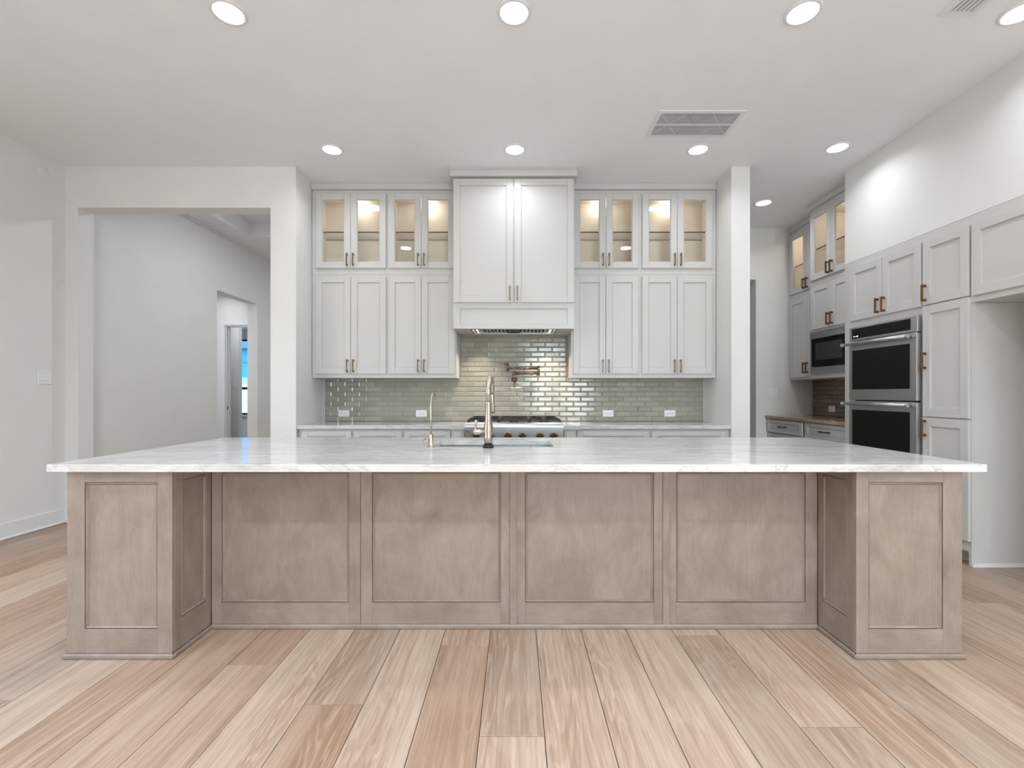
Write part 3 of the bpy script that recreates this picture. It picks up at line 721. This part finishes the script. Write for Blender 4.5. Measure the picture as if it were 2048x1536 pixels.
bm = newbm(); tube(bm, [(.262, -.085, .045), (.262, -.085, .135)], .013, 16); lathe(bm, [(.016, .04), (.016, .052)], (.262, -.085, 0), seg=18); lathe(bm, [(.016, .128), (.016, .140), (.008, .146)], (.262, -.085, 0), seg=18); obj('elbow_joint', bm, M['bronze'], pf)
bm = newbm(); tube(bm, [(.262, -.085, .117), (-.070, -.125, .117)], .0105, 14); obj('arm', bm, M['bronze'], pf)
bm = newbm(); tube(bm, [(-.072, -.125, .165), (-.072, -.125, .082)], [.012, .014], 16); lathe(bm, [(.017, .082), (.017, .092)], (-.072, -.125, 0), seg=18); lathe(bm, [(.014, .150), (.017, .158), (.010, .172), (.004, .178)], (-.072, -.125, 0), seg=18); obj('spout', bm, M['bronze'], pf)
bm = newbm(); tube(bm, [(-.076, -.125, .160), (-.11, -.13, .162), (-.138, -.135, .160)], [.005, .0055, .008], 10); obj('spout_lever', bm, M['bronze'], pf)

# ================================================================== ISLAND
IZ = .867
isl = thing('kitchen_island', 'long stained maple kitchen island with paneled front and end pedestals', 'island', (0, 2.15, 0))
def bay(name, loc, rz, x0, x1, px0, px1, z0=.02, z1=IZ, pz0=.134, pz1=.814, left=None, right=None):
    """framed panel in local xz facing -y; panel mesh holds its stiles, rails and bead as sub-parts"""
    p = obj(name, boxes((px0-.01, px1+.01, .008, .016, pz0-.01, pz1+.01)), M['wood_v'], isl, loc, rz)
    T0, T1 = -.0, .018
    obj('stile', boxes((x0, px0, T0, T1, z0, z1), bev=.0012), M['wood_v'], p); obj('stile', boxes((px1, x1, T0, T1, z0, z1), bev=.0012), M['wood_v'], p)
    obj('rail', boxes((px0, px1, T0, T1, z0, pz0), bev=.0012), M['wood_h'], p); obj('rail', boxes((px0, px1, T0, T1, pz1, z1), bev=.0012), M['wood_h'], p)
    bm = newbm(); e = .013
    for q in ((px0, px0+e, pz0+e, pz1-e), (px1-e, px1, pz0+e, pz1-e)): bx(bm, q[0], q[1], .001, .014, q[2], q[3], bev=.006)
    for q in ((px0, px1, pz0, pz0+e), (px0, px1, pz1-e, pz1)): bx(bm, q[0], q[1], .001, .014, q[2], q[3], bev=.006)
    obj('bead', bm, M['wood_v'], p)
    return p
PXL0, PXL1, PXR0, PXR1 = -2.077, -1.590, 1.574, 2.063
RY = .275                                  # recess behind the pedestal face
IB = 3.385-2.15                            # cabinet back side
obj('body', boxes((PXL0+.02, -.60, RY+.018, IB, .09, IZ), (.32, PXR1-.02, RY+.018, IB, .09, IZ), (-.60, .32, RY+.018, .60, .09, IZ), (-.60, .32, 1.14, IB, .09, IZ), (-.60, .32, .60, 1.14, .09, .60), (PXL0+.06, PXR1-.06, RY+.05, IB-.07, 0, .09)), M['wood_v'], isl)
for a, b in ((PXL0, PXL1), (PXR0, PXR1)):
    obj('pedestal', boxes((a+.018, b-.018, .018, RY+.02, 0, IZ)), M['wood_v'], isl)
bay('panel', (0, 0, 0), 0, PXL0, PXL1, -1.995, -1.658)
bay('panel', (0, 0, 0), 0, PXR0, PXR1, 1.630, 1.975)
# inner faces of the pedestals
bay('panel', (PXL1, 0, 0), PI/2, .0182, RY, .062, RY-.035, pz0=.16)
bay('panel', (PXR0, 0, 0), -PI/2, -RY, -.0182, -RY+.035, -.062, pz0=.16)
# ends
bay('panel', (PXL0, IB, 0), -PI/2, 0, IB-.0182, .08, IB-.08); bay('panel', (PXR1, 0, 0), PI/2, .0182, IB, .08, IB-.08)
# four bays of the recessed front
for x0, x1, a, b in ((-1.588, -.812, -1.536, -.871), (-.810, -.030, -.751, -.080), (.001, .767, .047, .719), (.798, 1.572, .836, 1.510)):
    bay('panel', (0, RY, 0), 0, x0, x1, a, b)
obj('batten', boxes((-.032, .003, RY-.010, RY+.018, .022, IZ), bev=.0015), M['wood_v'], isl)
obj('batten', boxes((.765, .800, RY-.006, RY+.018, .022, IZ), bev=.0015), M['wood_v'], isl)
# shoe moulding
def shoe(x0, x1, y0, y1, sx=0, sy=0):
    bm = newbm(); bx(bm, x0, x1, y0, y1, 0, .024, bev=.006); return obj('shoe_molding', bm, M['wood_h'], isl)
shoe(PXL0-.015, PXL1+.013, -.013, 0); shoe(PXR0-.013, PXR1+.015, -.013, 0)
shoe(PXL1+.001, PXL1+.013, 0, RY-.013); shoe(PXR0-.013, PXR0-.001, 0, RY-.013)
shoe(PXL1, PXR0, RY-.013, RY); shoe(PXL0-.013, PXL0, 0, IB); shoe(PXR1, PXR1+.013, 0, IB)
# cupboard doors on the cooking side
for q in range(5):
    a = PXL0+.08+q*.80
    d = obj('door', boxes((a, a+.77, IB, IB+.02, .12, .84), bev=.003), M['wood_v'], isl); pull(d, a+.385, .70, .132, M['pull'], y=IB+.02).rotation_euler = (0, 0, PI)
tag(obj('end_tab', boxes((PXL0-.012, PXL0, 2.17, 2.20, .680, .694), bev=.002), M['plate']), 'tiny white tab on the left end of the island', 'tab')

# island top with sink cut-out
SX0, SX1, SY0, SY1 = -.515, .231, 2.822, 3.228
def rrect(x0, x1, y0, y1, r, n=5):
    pts = []
    for cx, cy, a0 in ((x1-r, y0+r, -PI/2), (x1-r, y1-r, 0), (x0+r, y1-r, PI/2), (x0+r, y0+r, PI)):
        for k in range(n+1): pts.append((cx+r*math.cos(a0+PI/2*k/n), cy+r*math.sin(a0+PI/2*k/n)))
    return pts
IT = .902
poly_slab('island_countertop', 'long pale grey veined quartzite top on the island', [(-2.136, 2.114), (2.143, 2.114), (2.143, 3.419), (-2.136, 3.419)], IZ, IT, M['marble'], holes=(rrect(SX0, SX1, SY0, SY1, .02),))
sk = thing('undermount_sink', 'stainless undermount sink set into the island top', 'sink', ((SX0+SX1)/2, (SY0+SY1)/2, .64))
bm = newbm(); o_ = rrect(-.378, .378, -.208, .208, .03); n = len(o_); lv = []
for (z, ins) in ((.225, -.02), (.225, 0), (.03, .004), (.004, .02), (.0, .06)):
    lv.append([bm.verts.new((x*(1-ins/.378), y*(1-ins/.208), z)) for x, y in o_])
for A, B in zip(lv, lv[1:]):
    for k in range(n): f = bm.faces.new([A[k], A[(k+1) % n], B[(k+1) % n], B[k]])
bm.faces.new(lv[-1])
so = obj('basin', bm, M['sinksteel'], sk); so.modifiers.new('gauge', 'SOLIDIFY').thickness = .0015
bm = newbm(); lathe(bm, [(.045, .001), (.045, .004), (.036, .004), (.03, .002), (0, .002)], seg=24); obj('drain', bm, M['steel'], sk, (0, .06, 0))
# ---- main faucet
fx, fy = -.165, 2.772
fc = thing('kitchen_faucet', 'tall brushed nickel pull-down faucet on the island', 'faucet', (fx, fy, IT))
bm = newbm(); lathe(bm, [(.0325, 0), (.0325, .014), (.029, .018), (.022, .018)], seg=32); obj('base_ring', bm, M['black'], fc)
bm = newbm(); lathe(bm, [(.0235, .016), (.0235, .050), (.0255, .055), (.0255, .062), (.0235, .066), (.026, .09), (.027, .115), (.025, .135), (.0215, .15), (.0225, .155), (.0205, .160), (.0185, .20), (.0175, .255), (.0185, .262), (.0185, .270), (.0165, .274)], seg=32); obj('body', bm, M['nickel'], fc)
bm = newbm(); pts = [(0, 0, .27), (0, 0, .33)]
R_ = .078; ax = Vector((.085, 1, 0)).normalized()
for k in range(13):
    a = PI*k/12; pts.append((ax.x*R_*(1-math.cos(a)), ax.y*R_*(1-math.cos(a)), .345+R_*math.sin(a)))
e = Vector(pts[-1]); pts.append(tuple(e+Vector((0, 0, -.03))))
tube(bm, pts, [.0165]*2+[.0152]*13+[.0128], 16); obj('gooseneck', bm, M['nickel'], fc)
bm = newbm(); e = Vector(pts[-1]); tube(bm, [e+Vector((0,0,.004)), e+Vector((0,0,-.004)), e+Vector((.003,.004,-.05)), e+Vector((.005,.01,-.10)), e+Vector((.006,.012,-.115))], [.0135, .0145, .0135, .0145, .0125], 18); obj('spray_head', bm, M['nickel'], fc)
bm = newbm(); lathe(bm, [(.016, 0), (.016, .025), (.0185, .028), (.0185, .036), (.016, .040), (.019, .044), (.019, .062), (.014, .070), (.006, .074)], seg=24); bm.transform(Matrix.Translation((-.018, 0, .095)) @ Matrix.Rotation(-PI/2, 4, 'Y')); obj('handle_hub', bm, M['nickel'], fc)
bm = newbm(); tube(bm, [(-.078, 0, .085), (-.077, 0, .11), (-.074, -.002, .145), (-.073, -.004, .165)], [.006, .0075, .007, .0085], 12); obj('lever', bm, M['nickel'], fc)
# ---- filter faucet
ff = thing('filter_faucet', 'slim brushed nickel filtered-water faucet left of the main faucet', 'faucet', (-.512, 2.80, IT))
bm = newbm(); lathe(bm, [(.024, 0), (.024, .004), (.018, .007), (.0135, .009), (.0135, .074), (.011, .078)], seg=24); obj('body', bm, M['nickel'], ff)
bm = newbm(); pts = [(0,0,.07), (0,0,.17), (-.001,.002,.24), (.001, .010, .295), (.002, .035, .325), (.002, .07, .335), (.002, .10, .325), (.002, .115, .305)]; tube(bm, pts, .0052, 12); obj('spout', bm, M['nickel'], ff)
bm = newbm(); tube(bm, [(-.010, 0, .035), (-.045, 0, .035)], .0085, 14); obj('valve', bm, M['nickel'], ff)
bm = newbm(); bx(bm, -.041, -.030, -.003, .003, .038, .082, bev=.0015); obj('lever', bm, M['nickel'], ff)

# ================================================================== RIGHT WALL TALL CABINETS
RZ = -PI/2
# oven tower (unit space: x runs from far to near, y into the wall)
oy = 4.552; OW = oy-3.672; ov = thing('oven_cabinet', 'tall white cabinet holding the double oven', 'cabinet', (XR, oy, 0), RZ)
OD = PX-XR-.005; TOPZ = 2.483
f0, f1 = 4.427, 3.678; a, b = oy-f0, oy-f1
obj('carcass', boxes((0, .018, .02, OD, .1, TOPZ), (OW-.018, OW, .02, OD, .1, TOPZ), (.018, OW-.018, .02, OD, TOPZ-.018, TOPZ), (.018, OW-.018, .02, OD, .50, .518), (.018, OW-.018, .02, OD, 1.862, 1.878), (0, OW, .08, .095, 0, .1)), M['cab'], ov)
face_frame(ov, 0, OW, .1, TOPZ, [(a+.02, b-.02, .54, 1.83), (a+.0, b-.0, 1.93, 2.40), (a, b, .14, .48)])
d0, dm, d1 = oy-4.462, oy-4.07, oy-3.679
for s, xa, xb in ((-1, d0, dm-.002), (1, dm+.002, d1)):
    dd = door(ov, xa, xb, 1.913, 2.419); pull(dd, dm+s*.034-(xa+xb)/2, 2.0-2.166, .132, M['pullr'])
door(ov, d0, d1, .12, .50, name='drawer_front')
# double oven
do = thing('double_oven', 'stainless double wall oven with black glass doors', 'oven', (XR, f0, .60), RZ)
ow = f0-f1; z = lambda v: v-.60
obj('chassis', boxes((.03, ow-.03, -.012, .55, 0.02, 1.21)), M['black'], do)
fpb = boxes((0, ow, -.045, -.012, z(1.716), z(1.846)), bev=.004); cp = obj('control_panel', fpb, M['steel'], do)
obj('display', boxes((.035, ow-.065, -.0475, -.045, z(1.738), z(1.828)), bev=.001), M['blackglass'], cp)
obj('indicator', boxes((.055, .066, -.0482, -.0475, z(1.752), z(1.760)), (.072, .092, -.0482, -.0475, z(1.754), z(1.758)), (.098, .112, -.0482, -.0475, z(1.751), z(1.763))), M['led'], cp)
for za, zb, wa, wb, hz in ((1.166, 1.710, 1.263, 1.627, 1.682), (.61, 1.156, .70, 1.074, 1.130)):
    dd = obj('door', boxes((0, ow, -.050, -.013, z(za), z(zb)), bev=.004), M['steel'], do)
    obj('window', boxes((.045, ow-.065, -.0525, -.050, z(wa), z(wb)), bev=.001), M['ovenglass'], dd)
    bm = newbm(); tube(bm, [(-.012, -.105, z(hz)), (ow-.025, -.105, z(hz))], .0155, 16)
    for q in (.04, ow-.06): tube(bm, [(q, -.048, z(hz)), (q, -.105, z(hz))], .011, 12)
    for q in (-.014, ow-.025): lathe(bm, [(.0175, 0), (.0175, .012)], (q-.005, -.105, z(hz)), axis='X', seg=18)
    obj('handle', bm, M['steel'], dd)
# pantry tower
py_ = 3.672; PW_ = py_-3.286; pc = thing('pantry_cabinet', 'tall narrow white pantry cabinet between ovens and refrigerator alcove', 'cabinet', (XR, py_, 0), RZ)
obj('carcass', boxes((0, .018, .02, OD, .1, TOPZ), (.018, PW_-.02, .02, OD, TOPZ-.018, TOPZ), (.018, PW_-.02, .02, OD, .1, .118), (0, PW_-.02, .08, .095, 0, .1)), M['cab'], pc)
obj('end_panel', boxes((PW_-.02, PW_, .0202, OD, 0, 1.866)), M['cab'], pc)
a, b = py_-3.661, py_-3.290
face_frame(pc, 0, PW_, 0, TOPZ, [(0, PW_-.02, 0, .1), (a+.012, b-.012, .2, 1.03), (a+.012, b-.012, 1.05, 1.89), (a+.012, b-.012, 1.93, 2.40)])
for za, zb, hz in ((1.917, 2.419, 2.009), (1.046, 1.907, 1.48), (.175, 1.034, .955)):
    dd = door(pc, a, b, za, zb); pull(dd, a+.03-(a+b)/2, hz-(za+zb)/2, .132, M['pullr'])
struct('baseboard_alcove', boxes((XR, PX, 3.274, 3.2855, 0, .02)), M['trim'])
# refrigerator cabinet
ry = 3.286; RW = ry-2.33; rf = thing('refrigerator_cabinet', 'white shaker cabinet above the empty refrigerator alcove', 'cabinet', (XR, ry, 1.867), RZ)
obj('carcass', shell(0, RW, .02, OD, 0, TOPZ-1.867), M['cab'], rf)
face_frame(rf, 0, RW, 0, TOPZ-1.867, [(.02, RW-.02, .06, .52)])
for s, xa, xb in ((-1, .016, RW/2-.002), (1, RW/2+.002, RW-.016)): dd = door(rf, xa, xb, 1.91-1.867, 2.419-1.867); pull(dd, RW/2+s*.034-(xa+xb)/2, -.16, .132, M['pullr'])
tag(obj('alcove_panel', boxes((XR, PX-.004, 2.302, 2.33, 0, 1.867)), M['cab']), 'white panel closing the near side of the refrigerator alcove', 'panel')
# ---- microwave stack
MX = 3.375; my0, my1 = 5.32, 4.556; MWW = my0-my1; MD = PX-MX-.005
g = .0018; m0, mm, m1 = .018, .365, .712
mc = thing('microwave_cabinet', 'white wall cabinet framing the built-in microwave', 'cabinet', (MX, my0, 1.395), RZ)
HM = 2.446-1.395; zz = lambda v: v-1.395
obj('carcass', boxes((0, .018, .02, MD, 0, HM), (MWW-.018, MWW, .02, MD, 0, HM), (.018, MWW-.018, .02, MD, 0, .03), (.018, MWW-.018, .02, MD, HM-.018, HM), (.018, MWW-.018, .02, MD, zz(1.925), zz(1.94)), (.018, MWW-.018, MD-.01, MD, .03, HM)), M['cab'], mc)
face_frame(mc, 0, MWW, 0, HM, [(.018, MWW-.018, zz(1.455), zz(1.905)), (.03, MWW-.03, zz(1.955), zz(2.41))])
for s, xa, xb in ((-1, m0, mm-g), (1, mm+g, m1)):
    dd = door(mc, xa, xb, zz(1.943), zz(2.431)); pull(dd, mm+s*.03-(xa+xb)/2, zz(2.03)-zz(2.187), .132, M['pullr'])
mw = thing('microwave', 'built-in stainless microwave with black door', 'microwave', (MX, my0-.018, 1.444), RZ); u = MWW-.036; zq = lambda v: v-1.444
obj('body', boxes((.02, u-.02, 0, .36, .015, .45)), M['black'], mw)
obj('trim_kit', boxes((0, u, -.022, 0, 0, zq(1.52)), (0, u, -.022, 0, zq(1.839), zq(1.917)), (0, .022, -.022, 0, zq(1.52), zq(1.839)), (u-.022, u, -.022, 0, zq(1.52), zq(1.839)), bev=.0015), M['steel'], mw)
md_ = obj('door', boxes((.024, u-.024, -.024, 0, zq(1.522), zq(1.837)), bev=.002), M['blackglass'], mw)
obj('window', boxes((.10, u-.20, -.0255, -.024, zq(1.595), zq(1.785))), M['screen'], md_)
obj('control_strip', boxes((u-.15, u-.03, -.0255, -.024, zq(1.53), zq(1.83))), M['ovenglass'], md_)
glass_unit('glass_cabinet', 'glass-door top cabinet over the microwave', (MX-.004, my0, 2.446), RZ, MWW, MD, ZU1-2.446,
    [(m0, mm-g, 2.499-2.446, 3.258-2.446, mm-.03, 2.58-2.446), (mm+g, m1, 2.499-2.446, 3.258-2.446, mm+.03, 2.58-2.446)], None, 'pullr', 2.86-2.446, True, False)
puck_lamp(MX+.25, (my0+my1)/2, ZU1-.06, 1.3)
# ---- far pantry uppers
FX = 3.58; ny0, ny1 = 6.074, 5.322; NW = ny0-ny1; ND = PX-FX-.005
n0, nm, n1 = .016, .376, .738
solid_unit('wall_cabinet', 'white two-door wall cabinet in the pantry corner', (FX, ny0, 1.40), RZ, NW, ND, 2.446-1.40, [(n0, nm-g, .03, 2.423-1.40, nm-.03, .14), (nm+g, n1, .03, 2.423-1.40, nm+.03, .14)], pullmat='pullr')
glass_unit('glass_cabinet', 'glass-door top cabinet in the pantry corner', (FX-.004, ny0, 2.446), RZ, NW, ND, ZU1-2.446,
    [(n0, nm-g, 2.499-2.446, 3.258-2.446, nm-.03, 2.58-2.446), (nm+g, n1, 2.499-2.446, 3.258-2.446, nm+.03, 2.58-2.446)], None, 'pullr', 2.86-2.446, True, False)
puck_lamp(FX+.16, (ny0+ny1)/2, ZU1-.06, 1.5)
bm = newbm()
for x0, y0, y1 in ((MX-.025, 4.556, 5.338), (FX-.025, 5.338, PY-.002)):
    bx(bm, x0, PX-.01, y0, y1, 3.309, 3.372, bev=.002); bx(bm, x0-.006, PX-.01, y0, y1 + (.006 if y1 < 5.5 else 0), 3.372, CEIL, bev=.002)
struct('trim_6', bm, M['cab'], label='white crown board over the pantry cabinets')
# ---- pantry base run
BX = 3.30
def pbase(label, y0, y1, tops, out=0):
    r = thing('drawer_cabinet', label, 'base cabinet', (BX, y0, 0), RZ, 'pantry drawer cabinets'); W_ = y0-y1; D_ = PX-BX-.01
    obj('carcass', boxes((0, .018, .02, D_, .1, .90), (W_-.018, W_, .02, D_, .1, .90), (.018, W_-.018, .02, D_, .1, .118), (0, W_, .07, .085, 0, .1)), M['cab'], r)
    rows = [(.732, .893), (.44, .72), (.13, .43)]
    face_frame(r, 0, W_, .1, .904, [(.02, W_-.02, p+.012, q-.012) for p, q in rows])
    for k, (p, q) in enumerate(rows):
        d = door(r, .014, W_-.012, p, q, name='drawer_front', stile=.055, rail=.04, y=-out if k == 0 else 0); pull(d, 0, 0, .15, M['pulld'], False)
    return r
pbase('white pantry drawer cabinet against the end wall', 6.07, 5.305, None, .012); pbase('white pantry drawer cabinet beside the oven tower', 5.303, 4.558, None)
slab('countertop', 'brown veined stone counter in the pantry nook', [(3.25, PX-.012, 4.556, PY-.003, .906, .941)], M['marble2'])
pb = thing('pantry_backsplash', 'glazed tile backsplash in the pantry nook, coloured brown for shade and reflections', 'backsplash', (PX, PY-.003, .942), RZ)
PBW = PY-.003-4.556
obj('grout', boxes((0, PBW, -.004, -.001, 0, .455)), M['grout_shaded'], pb)
for row in range(9):
    z0 = row*TH+.001; z1 = min(z0+TH-G, .453); x = -(TW/2 if row % 2 else 0)
    while x < PBW:
        a, b = max(x, 0), min(x+TW-G, PBW); x += TW
        if b-a > .012:
            link('tile', tile_me(b-a, z1-z0, M['tile_shaded'], 'd'), pb, ((a+b)/2, -.004, (z0+z1)/2))
outlet('wall_outlet', 'white outlet on the tile in the pantry nook', (PX-.012, 5.69, 1.035), RZ)
cv = thing('cover_plate', 'faint round painted cover plate high on the left wall', 'cover plate', (XL, 4.23, 3.234))
bm = newbm(); lathe(bm, [(.055, 0), (.055, .003), (.050, .005), (0, .0055)], axis='X', seg=32); obj('disc', bm, M['wall'], cv)
bm = newbm(); lathe(bm, [(.004, .005), (.004, .0065), (0, .007)], axis='X', seg=10); obj('screw', bm, M['wall'], cv)
